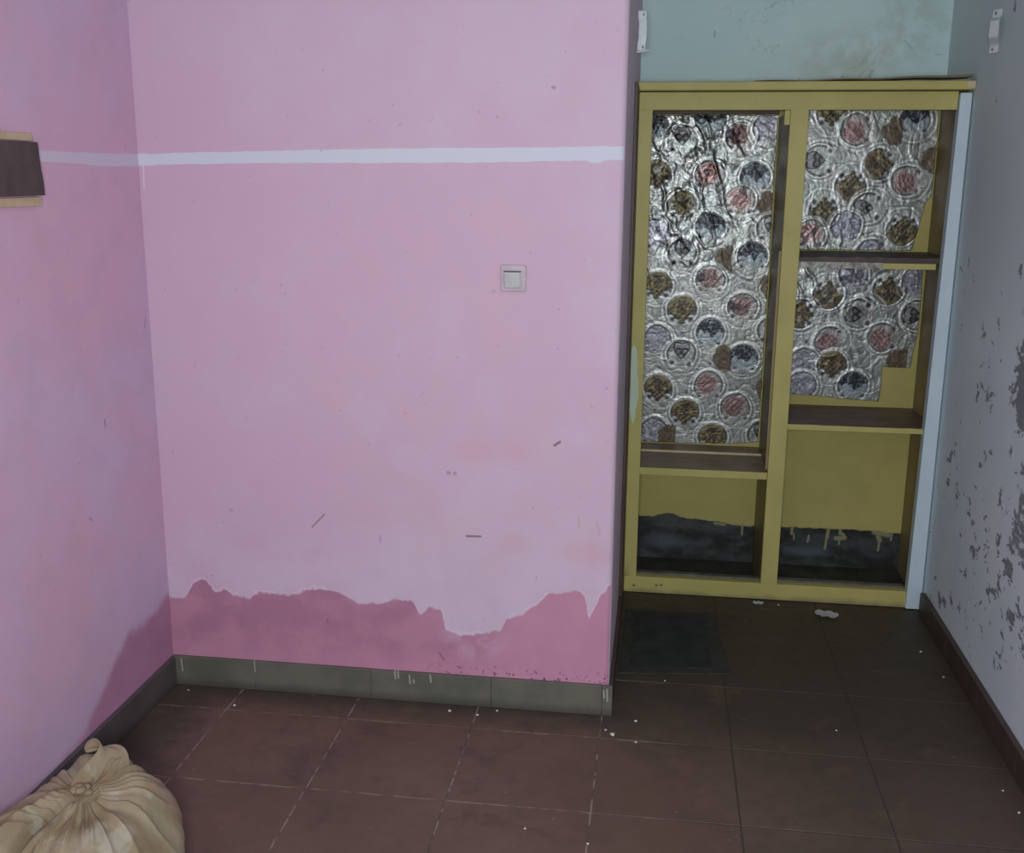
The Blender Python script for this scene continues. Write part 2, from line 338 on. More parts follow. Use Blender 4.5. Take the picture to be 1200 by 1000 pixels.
M['warp'] = simple('weathered_grey_brown_board', (.13, .10, .06), (.2, .16, .09), 20, .7, stretch=(.1, 1, 1))
M['side'] = simple('shaded_yellow_side', (.26, .205, .09), (.32, .25, .11), 8, .5, stretch=(1, 1, .2))  # yellow paint with the dimness of grazing light put into its colour
M['plinth'] = simple('grey_cement_ledge', (.10, .10, .08), (.17, .17, .14), 14, .7)
M['cement'] = simple('dirty_cement', (.03, .03, .028), (.065, .065, .06), 9, .6, bump=.5)
M['pale_edge'] = simple('worn_pale_edge', (.50, .46, .28), (.6, .55, .36), 20, .6)
M['plastic'] = simple('aged_white_plastic', (.50, .43, .47), (.55, .47, .51), 30, .4)
M['rocker'] = simple('grey_white_rocker_plastic', (.52, .55, .54), (.58, .60, .60), 30, .35)
M['dark'] = simple('dark_gap', (.03, .03, .03), None, 10, .6)
M['metal'] = simple('white_enamelled_metal', (.60, .68, .70), (.72, .78, .80), 30, .35, .1)
M['hole'] = simple('screw_dark', (.06, .07, .08), None, 10, .4, .5)
M['foil'] = foil_material(); M['sack'] = sack_material()
M['box'] = simple('dark_brown_board', (.055, .038, .036), (.09, .066, .060), 9, .55)
M['tape'] = simple('pale_ochre_strip', (.52, .40, .24), (.60, .47, .33), 25, .6)
M['mat'] = simple('black_mat', (.016, .020, .020), (.030, .034, .034), 12, .8, bump=.6)
M['matrim'] = simple('grey_mat_border', (.030, .030, .027), (.045, .044, .040), 20, .8, bump=.5)
M['crumb'] = simple('white_plaster', (.62, .62, .60), (.75, .75, .73), 40, .8)
M['paper'] = simple('grey_white_paper', (.42, .47, .47), (.52, .52, .50), 30, .7)

# ------------------------------------------------------------------ mesh helpers
def finish(name, bm, mat, parent=None, smooth=False, link=True):
    me = bpy.data.meshes.new(name); bmesh.ops.recalc_face_normals(bm, faces=bm.faces); bm.to_mesh(me); bm.free()
    if mat: me.materials.append(mat)
    if smooth:
        for p in me.polygons: p.use_smooth = True
    o = bpy.data.objects.new(name, me); COL.objects.link(o)
    if parent: o.parent = parent; o.matrix_parent_inverse = Matrix.Translation(parent.location).inverted()
    return o
def box_bm(x0, x1, y0, y1, z0, z1, bev=0.0, seg=2, bm=None):
    bm = bm or bmesh.new()
    r = bmesh.ops.create_cube(bm, size=1.0)
    for v in r['verts']:
        v.co = Vector(((x0 + x1) / 2 + v.co.x * (x1 - x0), (y0 + y1) / 2 + v.co.y * (y1 - y0), (z0 + z1) / 2 + v.co.z * (z1 - z0)))
    if bev:
        es = list({e for v in r['verts'] for e in v.link_edges})
        bmesh.ops.bevel(bm, geom=es, offset=bev, segments=seg, affect='EDGES', profile=.5)
    return bm
def box(name, d, mat, parent=None, bev=0.0, seg=2):
    return finish(name, box_bm(*d, bev=bev, seg=seg), mat, parent)
def empty(name, loc, label, cat, group=None):
    o = bpy.data.objects.new(name, None); COL.objects.link(o); o.location = loc; o.empty_display_size = .1
    tag(o, label, cat, group); return o
def tag(o, label, cat, group=None):
    o['label'] = label; o['category'] = cat
    if group: o['group'] = group
def struct(o, label=None, cat=None):
    o['kind'] = 'structure'
    if label: o['label'] = label
    if cat: o['category'] = cat
    return o

# ------------------------------------------------------------------ structure
bm = box_bm(XL, XC, YB, YW + .12, 0, CEIL)
es = [e for e in bm.edges if all(abs(v.co.x - XC) < 1e-4 and abs(v.co.y - YB) < 1e-4 for v in e.verts)]
bmesh.ops.bevel(bm, geom=es, offset=.018, segments=5, affect='EDGES', profile=.5)
wb = finish('wall_back', bm, M['pink']); wb.data.materials.append(M['reveal'])
for p in wb.data.polygons:
    if p.normal.x > .8: p.material_index = 1
struct(wb, 'pink wall with a white painted line, damp-stained and peeling along its foot', 'wall')
struct(box('wall_left', (XL - .12, XL, YN, YW + .12, 0, CEIL), M['pink_side']), 'mauve-pink side wall at the left, darker pink damp low in the corner', 'wall')
struct(box('wall_right', (XR, XR + .12, YN, YW + .12, 0, CEIL), M['grey_r']), 'grey side wall at the right with flaking paint', 'wall')
ZC = 1.938
struct(box('wall_alcove', (XC, XR, YW, YW + .12, ZC, CEIL), M['grey_b']), 'stained grey-blue wall above the yellow cupboard', 'wall')
struct(box('wall_alcove', (XC, XR, YW, YW + .12, 0, ZC), M['alc']), 'yellow back wall inside the cupboard, dark bare cement at its foot', 'wall')
struct(box('ceiling', (XL - .12, XR + .12, YN, YW + .12, CEIL, CEIL + .1), M['ceil']), 'grey-white ceiling', 'ceiling')

# floor: grout bed with every tile a piece of its own
fl = struct(box('floor', (XL - .12, XR + .12, YN, YW + .12, -.06, -.0013), M['grout']), 'brown tiled floor with thin pale joints, dark with dirt towards the cupboard', 'floor')
T = .386; GX, GY = -.1285, 2.8761; J = .0020
xs = [GX + k * T for k in range(-4, 4)]; ys = [GY + k * T for k in range(-9, 4)]
xs = [XL] + [x for x in xs if XL + .02 < x < XR - .05] + [XR]
ys = [y for y in ys if y < YF - .03] + [YF + .02]
tile_cache = {}
def tile_mesh(w, d):
    key = (round(w, 3), round(d, 3))
    if key not in tile_cache:
        b = box_bm(-w / 2, w / 2, -d / 2, d / 2, -.010, 0)
        top = [e for e in b.edges if all(v.co.z > -.001 for v in e.verts)]
        bmesh.ops.bevel(b, geom=top, offset=.0012, segments=1, affect='EDGES')
        me = bpy.data.meshes.new('tile'); bmesh.ops.recalc_face_normals(b, faces=b.faces); b.to_mesh(me); b.free()
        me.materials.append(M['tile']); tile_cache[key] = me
    return tile_cache[key]
for j in range(len(ys) - 1):
    for i in range(len(xs) - 1):
        x0, x1, y0, y1 = xs[i], xs[i + 1], ys[j], ys[j + 1]
        if x0 < GX - .01:
            if y0 > YB - .01: continue
            if y1 > YB: y1 = YB
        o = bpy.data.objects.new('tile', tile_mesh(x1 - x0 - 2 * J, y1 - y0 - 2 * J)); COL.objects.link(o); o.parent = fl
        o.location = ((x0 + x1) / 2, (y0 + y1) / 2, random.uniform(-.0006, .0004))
        o.rotation_euler = (random.uniform(-.0012, .0012), random.uniform(-.0012, .0012), random.uniform(-.001, .001))

# skirtings
def skirting(name, d, mat, label, axis, cuts):
    """a run of tile pieces standing against the wall"""
    root = None
    a, b = (d[0], d[1]) if axis == 'x' else (d[2], d[3])
    pts = [a] + cuts + [b]; bm = bmesh.new()
    for k in range(len(pts) - 1):
        q = list(d); i = 0 if axis == 'x' else 2
        q[i] = pts[k] + .0002; q[i + 1] = pts[k + 1] - .0002
        j = random.uniform(-.0006, .0006)
        box_bm(q[0], q[1], q[2], q[3], q[4], q[5] + j, bev=.0015, seg=1, bm=bm)
    o = finish(name, bm, mat); return struct(o, label, 'skirting')
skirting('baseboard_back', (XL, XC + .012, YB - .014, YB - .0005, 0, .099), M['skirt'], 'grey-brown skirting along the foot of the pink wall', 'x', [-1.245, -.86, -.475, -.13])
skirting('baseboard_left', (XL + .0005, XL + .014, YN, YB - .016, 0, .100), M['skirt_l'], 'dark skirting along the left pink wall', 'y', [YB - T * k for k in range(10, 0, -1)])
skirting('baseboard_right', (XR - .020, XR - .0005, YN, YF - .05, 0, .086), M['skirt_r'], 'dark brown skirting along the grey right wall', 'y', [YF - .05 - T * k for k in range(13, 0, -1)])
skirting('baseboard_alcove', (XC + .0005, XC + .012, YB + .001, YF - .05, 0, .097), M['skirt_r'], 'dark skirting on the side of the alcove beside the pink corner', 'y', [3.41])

# ------------------------------------------------------------------ cupboard
cab = empty('built_in_cupboard', (.465, YF, 0), 'tall yellow wooden built-in cupboard without doors, in the alcove beside the pink wall', 'cupboard')
DEP = .034
box('stile', (XC + .003, -.052, YF, YF + DEP, .066, 1.857), M['yel_l'], cab, .002)
box('mullion', (.434, .497, YF - .001, YF + DEP, .066, 1.862), M['yel'], cab, .002)['label'] = 'centre upright between the two openings'
box('top_rail', (XC + .003, .999, YF, YF + DEP, 1.856, 1.918), M['yel'], cab, .002)
box('bottom_rail', (XC + .004, .988, YF, YF + DEP, .002, .068), M['yel_b'], cab, .002)
# slim right stile and the white board beside it
bm = box_bm(.984, XR - .0045, YF - .016, YF + .03, .004, 1.912, .003)
for v in bm.verts:
    if v.co.x < 1.01: v.co.x += .010 * v.co.z + (.0015 * math.sin(v.co.z * 9))
w = finish('white_stile', bm, M['white'], cab); w['label'] = 'white painted upright against the grey wall'
o = box('side_panel', (XR - .010, XR - .0008, YF + .032, YW - .002, .004, 1.918), M['side'], cab, .001); o['label'] = 'yellow right inner side, coloured darker for shade'
o = box('side_panel', (XC + .0008, XC + .010, YF + .036, YW - .002, .004, 1.918), M['side'], cab, .001); o['label'] = 'yellow left inner side, coloured darker for shade'
# top board with a worn front lip, and a warped strip lying on it
box('top_board', (XC + .002, XR - .001, YF - .034, YF + .30, 1.921, 1.951), M['yel'], cab, .004, 3)
bm = bmesh.new(); N = 24
for k in range(N + 1):
    t = k / N; x = .30 + (XR - .012 - .30) * t; z = 1.9515 + .012 * t ** 1.6 + .0015 * math.sin(t * 19)
    for (yy, zz) in ((YF - .030, 0), (YF + .06, 0), (YF + .06, .004 + .005 * t), (YF - .030, .002 + .006 * t)):
        bm.verts.new((x, yy, z + zz))
bm.verts.ensure_lookup_table()
for k in range(N):
    a = 4 * k
    for q in range(4): bm.faces.new([bm.verts[a + q], bm.verts[a + (q + 1) % 4], bm.verts[a + 4 + (q + 1) % 4], bm.verts[a + 4 + q]])
bm.faces.new(bm.verts[0:4]); bm.faces.new(bm.verts[4 * N:4 * N + 4])
o = finish('warped_strip', bm, M['warp'], cab); o['label'] = 'thin warped brown strip on the top board'
o = box('end_cap', (XR - .030, XR - .0015, YF - .037, YF - .02, 1.926, 1.950), M['pale_edge'], cab, .003); o['label'] = 'pale worn end of the top board'
# divider behind the mullion, bead on its left face, side strip
o = box('divider_panel', (.434, .456, YF + DEP, YW - .002, .002, 1.85), M['divider'], cab, .001); o['label'] = 'brown board behind the centre upright'
o = box('door_stop', (.424, .4335, YF + .004, YF + .018, .53, 1.36), M['divider'], cab, .001)
o = box('batten', (.414, .4335, YF + .002, YF + .022, 1.805, 1.855), M['yel'], cab, .001)
o = box('side_strip', (XC + .0005, XC + .010, YF - .30, YF + .03, .10, 1.93), M['brown'], cab, .001); o['label'] = 'dark brown strip beside the left upright'
o = box('inner_plinth', (XC + .012, .985, YF + DEP, YF + DEP + .030, .002, .075), M['plinth'], cab, .001)
box('under_rail_shade', (XC + .012, .432, YW - .030, YW - .002, 1.862, 1.915), M['brown'], cab, .001)  # dark strip added to give the shade under the top rail
# shelves
SH = []
def shelf(x0, x1, z0, z1, y0, mat, wav=0.0, n=18):
    bm = bmesh.new()
    for k in range(n + 1):
        x = x0 + (x1 - x0) * k / n; dz = wav * (random.random() - .5)
        for yy, zz in ((y0, z0), (y0, z1 + dz), (YW - .003, z1 + dz * .3), (YW - .003, z0)): bm.verts.new((x, yy, zz))
    bm.verts.ensure_lookup_table()
    for k in range(n):
        a = 4 * k
        for q in range(4): bm.faces.new([bm.verts[a + q], bm.verts[a + (q + 1) % 4], bm.verts[a + 4 + (q + 1) % 4], bm.verts[a + 4 + q]])
    bm.faces.new(bm.verts[0:4]); bm.faces.new(bm.verts[4 * n:4 * n + 4])
    return finish('shelf', bm, mat, cab)
s1 = shelf(XC + .003, .433, .490, .518, YF + .006, M['yel_dust']); s1['label'] = 'low dusty shelf of the left opening'
b1 = box('batten', (XC + .004, .432, YF + .262, YW - .003, .5185, .524), M['yel_dust'], cab, .001)
box('worn_edge', (XC + .004, .432, YF + .258, YF + .262, .5185, .5275), M['pale_edge'], cab)
s2 = shelf(.457, XR - .002, .692, .712, YF + .008, M['yel_dark'], .002); s2['label'] = 'lower right shelf covered in brown dust'
s3 = shelf(.457, XR - .002, 1.322, 1.340, YF + .030, M['box'], .006); s3['label'] = 'upper right shelf, ragged dark brown board'
o = box('shelf_lip', (.80, .985, YF + .026, YF + .044, 1.300, 1.321), M['yel'], cab, .001); o['label'] = 'short yellow lip under the upper shelf'
fl_in = struct(box('floor_cupboard', (XC, XR, YF + .02, YW, -.002, .012), M['cement']), 'dirty cement floor inside the cupboard', 'floor')

# ------------------------------------------------------------------ printed foil lining
ML=[(-.044,1.811,'D',0),(.065,1.762,'K',0),(.171,1.843,'D',0),(.290,1.779,'R',0),(.393,1.811,'L',0),(.178,1.631,'R',0),(-.031,1.629,'O',0),(.355,1.625,'D',0),(.076,1.513,'O',0),(-.022,1.394,'L',0),(.188,1.430,'D',0),(.303,1.532,'R',0),(.418,1.517,'B',0),(.433,1.424,'K',0),(.084,1.320,'K',0),(.265,1.306,'B',0),(.363,1.314,'D',0),(.198,1.215,'R',0),(-.011,1.187,'O',0),(.447,1.196,'B',0),(.090,1.091,'O',0),(.334,1.107,'R',0),(.209,.999,'D',0),(-.006,.965,'L',0),(.458,1.013,'K',0),(.095,.907,'K',0),(.352,.897,'D',0),(.276,.895,'B',0),(.009,.760,'O',0),(.213,.778,'R',0),(.456,.775,'B',0),(.123,.665,'O',0),(.329,.688,'R',0),(.241,.560,'O',0),(-.005,.576,'L',0),(.064,.552,'B',0),(.440,.575,'K',0)]
MR=[(.632,1.869,'O',0),(.727,1.805,'R',90),(.597,1.689,'K',90),(.823,1.677,'O',90),(.724,1.592,'O',180),(.931,1.613,'R',90),(1.029,1.691,'B',0),(.627,1.493,'O',180),(.792,1.508,'K',90),(.932,1.424,'O',180),(.719,1.437,'L',0),(.584,1.402,'R',0),(.946,1.843,'D',0),(.820,1.329,'L',90),(.877,1.796,'B',0)]
MQ=[(.667,1.167,'O',180),(.900,1.189,'O',180),(.812,1.098,'R',90),(.789,1.091,'K',90),(.562,1.085,'O',90),(.684,.977,'R',90),(.893,.997,'R',90),(1.020,1.089,'K',90),(.596,.887,'L',0),(.705,.879,'O',0),(.795,.797,'D',0),(.971,.902,'B',0),(.592,.791,'L',0),(.760,1.247,'L',0),(1.008,1.225,'L',0)]
def vnoise(x, y, seed):
    r = np.random.default_rng(seed).random((64, 64))
    xi = np.floor(x).astype(int); yi = np.floor(y).astype(int); fx = x - xi; fy = y - yi
    fx = fx * fx * (3 - 2 * fx); fy = fy * fy * (3 - 2 * fy)
    g = lambda a, b: r[a % 64, b % 64]
    return (g(xi, yi) * (1 - fx) + g(xi + 1, yi) * fx) * (1 - fy) + (g(xi, yi + 1) * (1 - fx) + g(xi + 1, yi + 1) * fx) * fy
def fbm(x, y, seed, o=3): return sum(vnoise(x * 2 ** k, y * 2 ** k, seed + k) / 2 ** k for k in range(o)) / sum(.5 ** k for k in range(o))
def inside(x, y, poly):
    r = np.zeros(x.shape, bool); n = len(poly)
    for i in range(n):
        x0, y0 = poly[i]; x1, y1 = poly[(i + 1) % n]
        if y0 == y1: continue
        c = ((y0 > y) != (y1 > y)) & (x < (x1 - x0) * (y - y0) / (y1 - y0) + x0); r ^= c
    return r
G = lambda v, w: np.exp(-(v / w) ** 2)
def sm(v, a, b): t = np.clip((v - a) / (b - a), 0, 1); return t * t * (3 - 2 * t)
def foil_sheet(name, poly, motifs, label, crease, seed, step=.0026, yoff=.004):
    px = [p[0] for p in poly]; pz = [p[1] for p in poly]
    nx = int((max(px) - min(px)) / step); nz = int((max(pz) - min(pz)) / step)
    X, Z = np.meshgrid(np.linspace(min(px), max(px), nx), np.linspace(min(pz), max(pz), nz))
    wx = X + .006 * (fbm(X * 14, Z * 14, seed) - .5) * 2; wz = Z + .006 * (fbm(X * 14 + 9, Z * 14 + 4, seed + 5) - .5) * 2
    col = np.empty(X.shape + (3,)); base = fbm(X * 9, Z * 9, seed + 11)
    for k, (a, b) in enumerate(((.22, .38), (.25, .41), (.24, .385))): col[..., k] = a + (b - a) * base
    amp0 = np.clip(crease(X, Z), 0, 1); metal = .50 + .42 * amp0; hgt = np.zeros(X.shape)
    # fine filigree ground
    nz1 = fbm(X * 11, Z * 11, seed + 21, 2); f = np.abs(np.sin(nz1 * 19)); line = G(f, .17)
    col *= (1 - .45 * line)[..., None]; col += (.15 * G(f - .5, .14))[..., None]; hgt += .0004 * sm(f, .1, .6)
    rays = fbm(X * 50, Z * 12, seed + 31, 2); col *= (.80 + .4 * rays)[..., None]
    def lay(c, a):
        nonlocal col
        a = np.clip(a, 0, 1)[..., None]; col = col * (1 - a) + np.array(c) * a
    S0 = .064
    for (mx, mz, ty, rot) in motifs:
        S = S0
        dx, dz = wx - mx, wz - mz
        if ty != 'B':
            pass
        near = (np.abs(dx) < S * 1.5) & (np.abs(dz) < S * 1.5)
        if not near.any(): continue
        ca, sa = math.cos(math.radians(rot)), math.sin(math.radians(rot))
        u = (dx * ca + dz * sa) / S; v = (-dx * sa + dz * ca) / S
        r = np.hypot(u, v); th = np.abs(np.arctan2(u, -v)); nn = fbm(u * 4 + mx * 30, v * 4 + mz * 30, seed + 3, 2)
        ring = sm(th, .75, .95) * near
        if ty != 'B':
            lay((.30, .33, .32), .55 * sm(1.0 - r, 0, .12) * near)
            lay((.76, .80, .78), .9 * G(r - 1.00, .05) * ring); hgt += .0010 * G(r - 1.00, .08) * ring
            og = np.abs(np.hypot(u, v + .12) - 1.24); lay((.62, .66, .64), .6 * G(og, .045) * near); lay((.07, .08, .09), .35 * G(og - .12, .05) * near)
            lay((.05, .06, .075), .95 * G(r - .875, .03 + .055 * sm(2.5 - th, 0, 1.2)) * ring * sm(th, .8, 1.0))
            for sgn in (-1, 1):
                q = np.hypot(u - sgn * .56, v + .60)
                lay((.03, .038, .05), .95 * sm(.15 - q, 0, .05) * near); lay((.55, .58, .57), .7 * G(q - .25, .05) * near)
            q = np.hypot(u * 1.6, v - 1.42) ; lay((.09, .11, .14), .8 * sm(.2 - q, 0, .08) * near)
        dots = (np.sin(u * 17 + 9 * nn) * np.sin(v * 17 + 8 * nn)) > .05
        if ty == 'O':
            w_ = np.where(v > -.1, np.sqrt(np.clip(.72 - (v * .95) ** 2, 0, 1)), np.clip(.80 - (-.1 - v) * 1.05 + .08 * np.sin(v * 22), 0, 1))
            m = ((np.abs(u) < w_) & (v > -.98)) * near
            tone = np.array((.105, .085, .028)) if (int(mx * 100) % 2) else np.array((.125, .085, .04))
            lay(tone, .92 * m); lay((.25, .215, .09), .6 * m * (nn > .58)); lay((.012, .011, .008), .9 * m * dots * (np.hypot(u, v + .08) < .72))
            cr = (np.abs(u) < .07 * (1 + 2 * (v > .3))) & (v > -.2) & (v < .6); lay((.03, .025, .015), .7 * m * cr); lay((.30, .26, .12), .8 * m * (np.hypot(np.abs(u) - .38, v - .05) < .11))
            metal = np.where(m, .35, metal); hgt += .0010 * m
        elif ty == 'K':
            uu, vv = u * 1.75, v * 1.75 - .25
            hrt = (uu ** 2 + (vv - .55 * np.sqrt(np.abs(uu))) ** 2 < .85) & near
            fil = (np.abs(np.hypot(np.abs(u) - .22, v - .18) - .17) < .075) | (np.abs(np.hypot(u, v + .12) - .17) < .07) | (np.abs(np.hypot(np.abs(u) - .22, v - .18)) < .05) | (hrt & ~(uu ** 2 + (vv - .55 * np.sqrt(np.abs(uu))) ** 2 < .62))
            lay((.018, .018, .022), .95 * hrt * fil); lay((.20, .21, .23), .7 * hrt * ~fil); metal = np.where(hrt, .4, metal)
        elif ty == 'D':
            m = (r < .84) & near; up = m & (v > .04 + .10 * np.sin(u * 11 + mx * 40) + .25 * (nn - .5) - .35 * G(u - .1, .16))
            lay((.26, .34, .38), .8 * m * (v > -.62)); lay((.008, .014, .022), .97 * up)
            lay((.03, .05, .06), .7 * (m & (u > .25) & (nn > .55))); lay((.48, .54, .58), .6 * (m & ~up & (nn > .60))); lay((.30, .37, .42), .7 * (up & (np.abs(nn - .5) < .035))); metal = np.where(m, .4, metal)
        elif ty == 'R':
            m = (np.hypot(u + .12, v - .12) < .62 + .25 * (nn - .5)) & near
            lay((.27, .235, .23), .65 * sm(.88 - r, 0, .1) * near); lay((.15, .06, .055), .8 * m); lay((.33, .25, .25), .7 * m * dots)
            if int(mz * 1000) % 3 == 0: lay((.02, .02, .035), .9 * ((np.hypot(u + .62, v - .1) < .30 + .2 * (nn - .5)) & near)); lay((.035, .03, .04), .7 * m * (nn > .66)); metal = np.where(m, .4, metal)
        elif ty == 'L':
            m = (r < .86) & near; lay((.22, .215, .29), .65 * m); sc = np.abs(np.sin(np.hypot(np.abs(u) - .35, v) * 13)) < .3
            lay((.07, .08, .11), .7 * m * sc); lay((.6, .62, .66), .5 * m * (nn > .64))
        elif ty == 'B':
            m = (np.hypot(u, v) + .35 * (nn - .5) < .80) & (u < .35) & near
            lay((.10, .066, .03), .92 * m); lay((.06, .04, .02), .6 * m * (np.abs(np.sin(u * 9)) < .3)); metal = np.where(m, .2, metal)
    # creases and pressed-in wrinkles
    cx, cz = X * 9 + Z * 4, Z * 5 - X * 3
    rg = 1 - np.abs(2 * fbm(cx * 1.4, cz * 1.4, seed + 40, 3) - 1); rg = np.clip((rg - .80) / .2, 0, 1)
    amp = crease(X, Z)
    hgt += amp * (.0035 * rg + .007 * fbm(X * 30, Z * 24, seed + 50, 3)); col += (.35 * np.clip(amp - .3, 0, 1) * (fbm(X * 34, Z * 26, seed + 90, 2) - .45))[..., None] * np.array((.9, 1, 1.05))
    dk = np.clip(amp * sm(rg, .72, .98) * (fbm(X * 4, Z * 4, seed + 60) > .55), 0, 1); lay((.09, .10, .11), .28 * dk)
    # ragged border
    edge = .004 * (fbm(X * 60, Z * 60, seed + 70) - .5)
    msk = inside(X + edge, Z + edge * 1.4, poly)
    idx = -np.ones(X.shape, int); q = msk[:-1, :-1] & msk[1:, :-1] & msk[:-1, 1:] & msk[1:, 1:]
    use = np.zeros(X.shape, bool); use[:-1, :-1] |= q; use[1:, :-1] |= q; use[:-1, 1:] |= q; use[1:, 1:] |= q
    idx[use] = np.arange(use.sum())
    co = np.stack([X[use], (YW - yoff - hgt)[use], Z[use]], 1)
    fa = np.stack([idx[:-1, :-1][q], idx[:-1, 1:][q], idx[1:, 1:][q], idx[1:, :-1][q]], 1)
    me = bpy.data.meshes.new(name); me.vertices.add(len(co)); me.vertices.foreach_set('co', co.ravel().astype('f'))
    me.loops.add(fa.size); me.loops.foreach_set('vertex_index', fa.ravel().astype('i'))
    me.polygons.add(len(fa)); me.polygons.foreach_set('loop_start', np.arange(0, fa.size, 4).astype('i'))
    me.polygons.foreach_set('use_smooth', np.ones(len(fa), bool)); me.update(calc_edges=True)
    at = me.color_attributes.new('print', 'FLOAT_COLOR', 'POINT')
    rgba = np.concatenate([np.clip(col[use], 0, 1), metal[use][:, None]], 1); at.data.foreach_set('color', rgba.ravel().astype('f'))
    me.materials.append(M['foil']); o = bpy.data.objects.new(name, me); COL.objects.link(o)
    sd = o.modifiers.new('thickness', 'SOLIDIFY'); sd.thickness = .0006; sd.offset = 0
    tag(o, label, 'foil lining', 'patterned foil lining the cupboard'); return o
f1 = foil_sheet('foil_lining', [(XC + .02, 1.861), (.430, 1.861), (.430, .545), (.32, .533), (.2, .530), (.1, .526), (XC + .02, .529)], ML,
    'tall crinkled silver patterned foil filling the left opening above its shelf',
    lambda X, Z: np.clip(.15 + 1.3 * sm(Z, 1.12, 1.5) * sm(.9 - X, .4, .8), 0, 1.3), 100)
f2 = foil_sheet('foil_lining', [(.462, 1.885), (1.030, 1.885), (1.032, 1.717), (1.030, 1.556), (1.012, 1.530), (.997, 1.451), (.975, 1.343), (.462, 1.343)], MR,
    'patterned foil above the upper right shelf, torn off at its lower right',
    lambda X, Z: .30 + .7 * sm(.75 - X, 0, .2) * sm(1.52 - Z, 0, .12), 200)
f3 = foil_sheet('foil_lining', [(.462, 1.321), (1.023, 1.321), (1.030, 1.124), (1.029, 1.028), (1.017, .938), (1.012, .878), (.935, .876), (.903, .879), (.905, .808), (.901, .734), (.766, .740), (.663, .750), (.462, .756)], MQ,
    'patterned foil between the two right shelves, lower right corner missing',
    lambda X, Z: .30 + .5 * sm(Z, 1.05, 1.15) * sm(.9 - X, 0, .2), 300)
# foil folded over the front of the upper shelf
o = box('folded_foil', (.458, .80, YF + .026, YF + .0295, 1.300, 1.322), None, cab)
o.data.materials.append(simple('foil_fold', (.16, .15, .13), (.34, .33, .29), 45, .4, .3, bump=.8)); o['label'] = 'patterned foil folded over the left of the shelf front'

# ------------------------------------------------------------------ light switch
sw = empty('light_switch', (-.415, YB, 1.337), 'square white light switch on the pink wall', 'switch')
box('wall_plate', (-.452, -.379, YB - .009, YB - .0005, 1.300, 1.375), M['plastic'], sw, .003, 3)
box('inner_frame', (-.444, -.390, YB - .0115, YB - .009, 1.307, 1.361), M['plastic'], sw, .001)
bm = box_bm(-.440, -.394, YB - .018, YB - .010, 1.310, 1.355, .003, 3)
for v in bm.verts: v.co.y += -.004 * (v.co.z - 1.333) / .022 * (1 if v.co.y < YB - .014 else 0)
finish('rocker', bm, M['rocker'], sw)
box('shadow_gap', (-.442, -.392, YB - .0125, YB - .0105, 1.3555, 1.3585), M['dark'], sw)
box('indicator', (-.421, -.414, YB - .0125, YB - .0085, 1.362, 1.370), M['rocker'], sw, .001)

# ------------------------------------------------------------------ curtain-rod brackets facing each other across the alcove
def bracket(x, sgn, y, z0, z1, label, prong, wx, wy, fy=0.0):
    r = empty('rod_bracket', (x, y, z0), label, 'bracket', 'rod brackets high in the alcove')
    bm = bmesh.new(); n = 16; w = .017; th = .0022
    for k in range(n + 1):
        t = k / n; z = z0 + (z1 - z0) * t
        e = min(1, max(0, (min(t, 1 - t) - .16) / .16)); e = e * e * (3 - 2 * e)
        d = .0015 + .020 * e * (1 if not prong else .15)
        for q, dd in ((0, 0), (1, 0), (1, 1), (0, 1)): bm.verts.new((x + sgn * (d + wx * q + th * dd * .6), y + wy * (q - .5) - th * dd - fy * d, z))
    bm.verts.ensure_lookup_table()
    for k in range(n):
        a = 4 * k
        for q in range(4): bm.faces.new([bm.verts[a + q], bm.verts[a + (q + 1) % 4], bm.verts[a + 4 + (q + 1) % 4], bm.verts[a + 4 + q]])
    bm.faces.new(bm.verts[0:4]); bm.faces.new(bm.verts[4 * n:4 * n + 4])
    finish('strap', bm, M['metal'], r)
    for zz in (z0 + .010, z1 - .012):
        bm = bmesh.new(); bmesh.ops.create_cone(bm, cap_ends=True, segments=14, radius1=.0045, radius2=.0038, depth=.003)
        bmesh.ops.rotate(bm, verts=bm.verts, matrix=Matrix.Rotation(sgn * math.pi / 2, 3, 'Y')); bmesh.ops.translate(bm, verts=bm.verts, vec=(x + sgn * (.0052 + wx * .6), y - .002, zz))
        finish('screw', bm, M['hole'], r)
    if prong:
        bm = bmesh.new(); bmesh.ops.create_cone(bm, cap_ends=True, segments=12, radius1=.004, radius2=.0035, depth=.042)
        bmesh.ops.rotate(bm, verts=bm.verts, matrix=Matrix.Rotation(math.radians(82), 3, 'Y')); bmesh.ops.translate(bm, verts=bm.verts, vec=(x + sgn * .022, y - .004, z0 - .003))
        bmesh.ops.bevel(bm, geom=bm.edges[:], offset=.0008, segments=1, affect='EDGES')
        finish('prong', bm, M['metal'], r)
    else:
        bm = bmesh.new()
        for k in range(9):
            t = k / 8; z = z0 + .022 + (z1 - z0 - .044) * t; d = .003 + .006 * math.sin(math.pi * t)
            for yy_, dd in ((.012, d), (.020, d), (.020, d + th), (.012, d + th)): bm.verts.new((x + sgn * dd, y + yy_, z))
        bm.verts.ensure_lookup_table()
        for k in range(8):
            a = 4 * k
            for q in range(4): bm.faces.new([bm.verts[a + q], bm.verts[a + (q + 1) % 4], bm.verts[a + 4 + (q + 1) % 4], bm.verts[a + 4 + q]])
        bm.faces.new(bm.verts[0:4]); bm.faces.new(bm.verts[32:36])
        finish('inner_strap', bm, M['metal'], r)
    return r
bracket(XC, 1, 3.80, 2.035, 2.160, 'narrow white metal bracket with a prong, at the pink wall end', True, .026, .004)
bracket(XR, -1, 3.80, 2.018, 2.150, 'bowed white metal bracket on the grey right wall', False, .020, .030, 2.6)

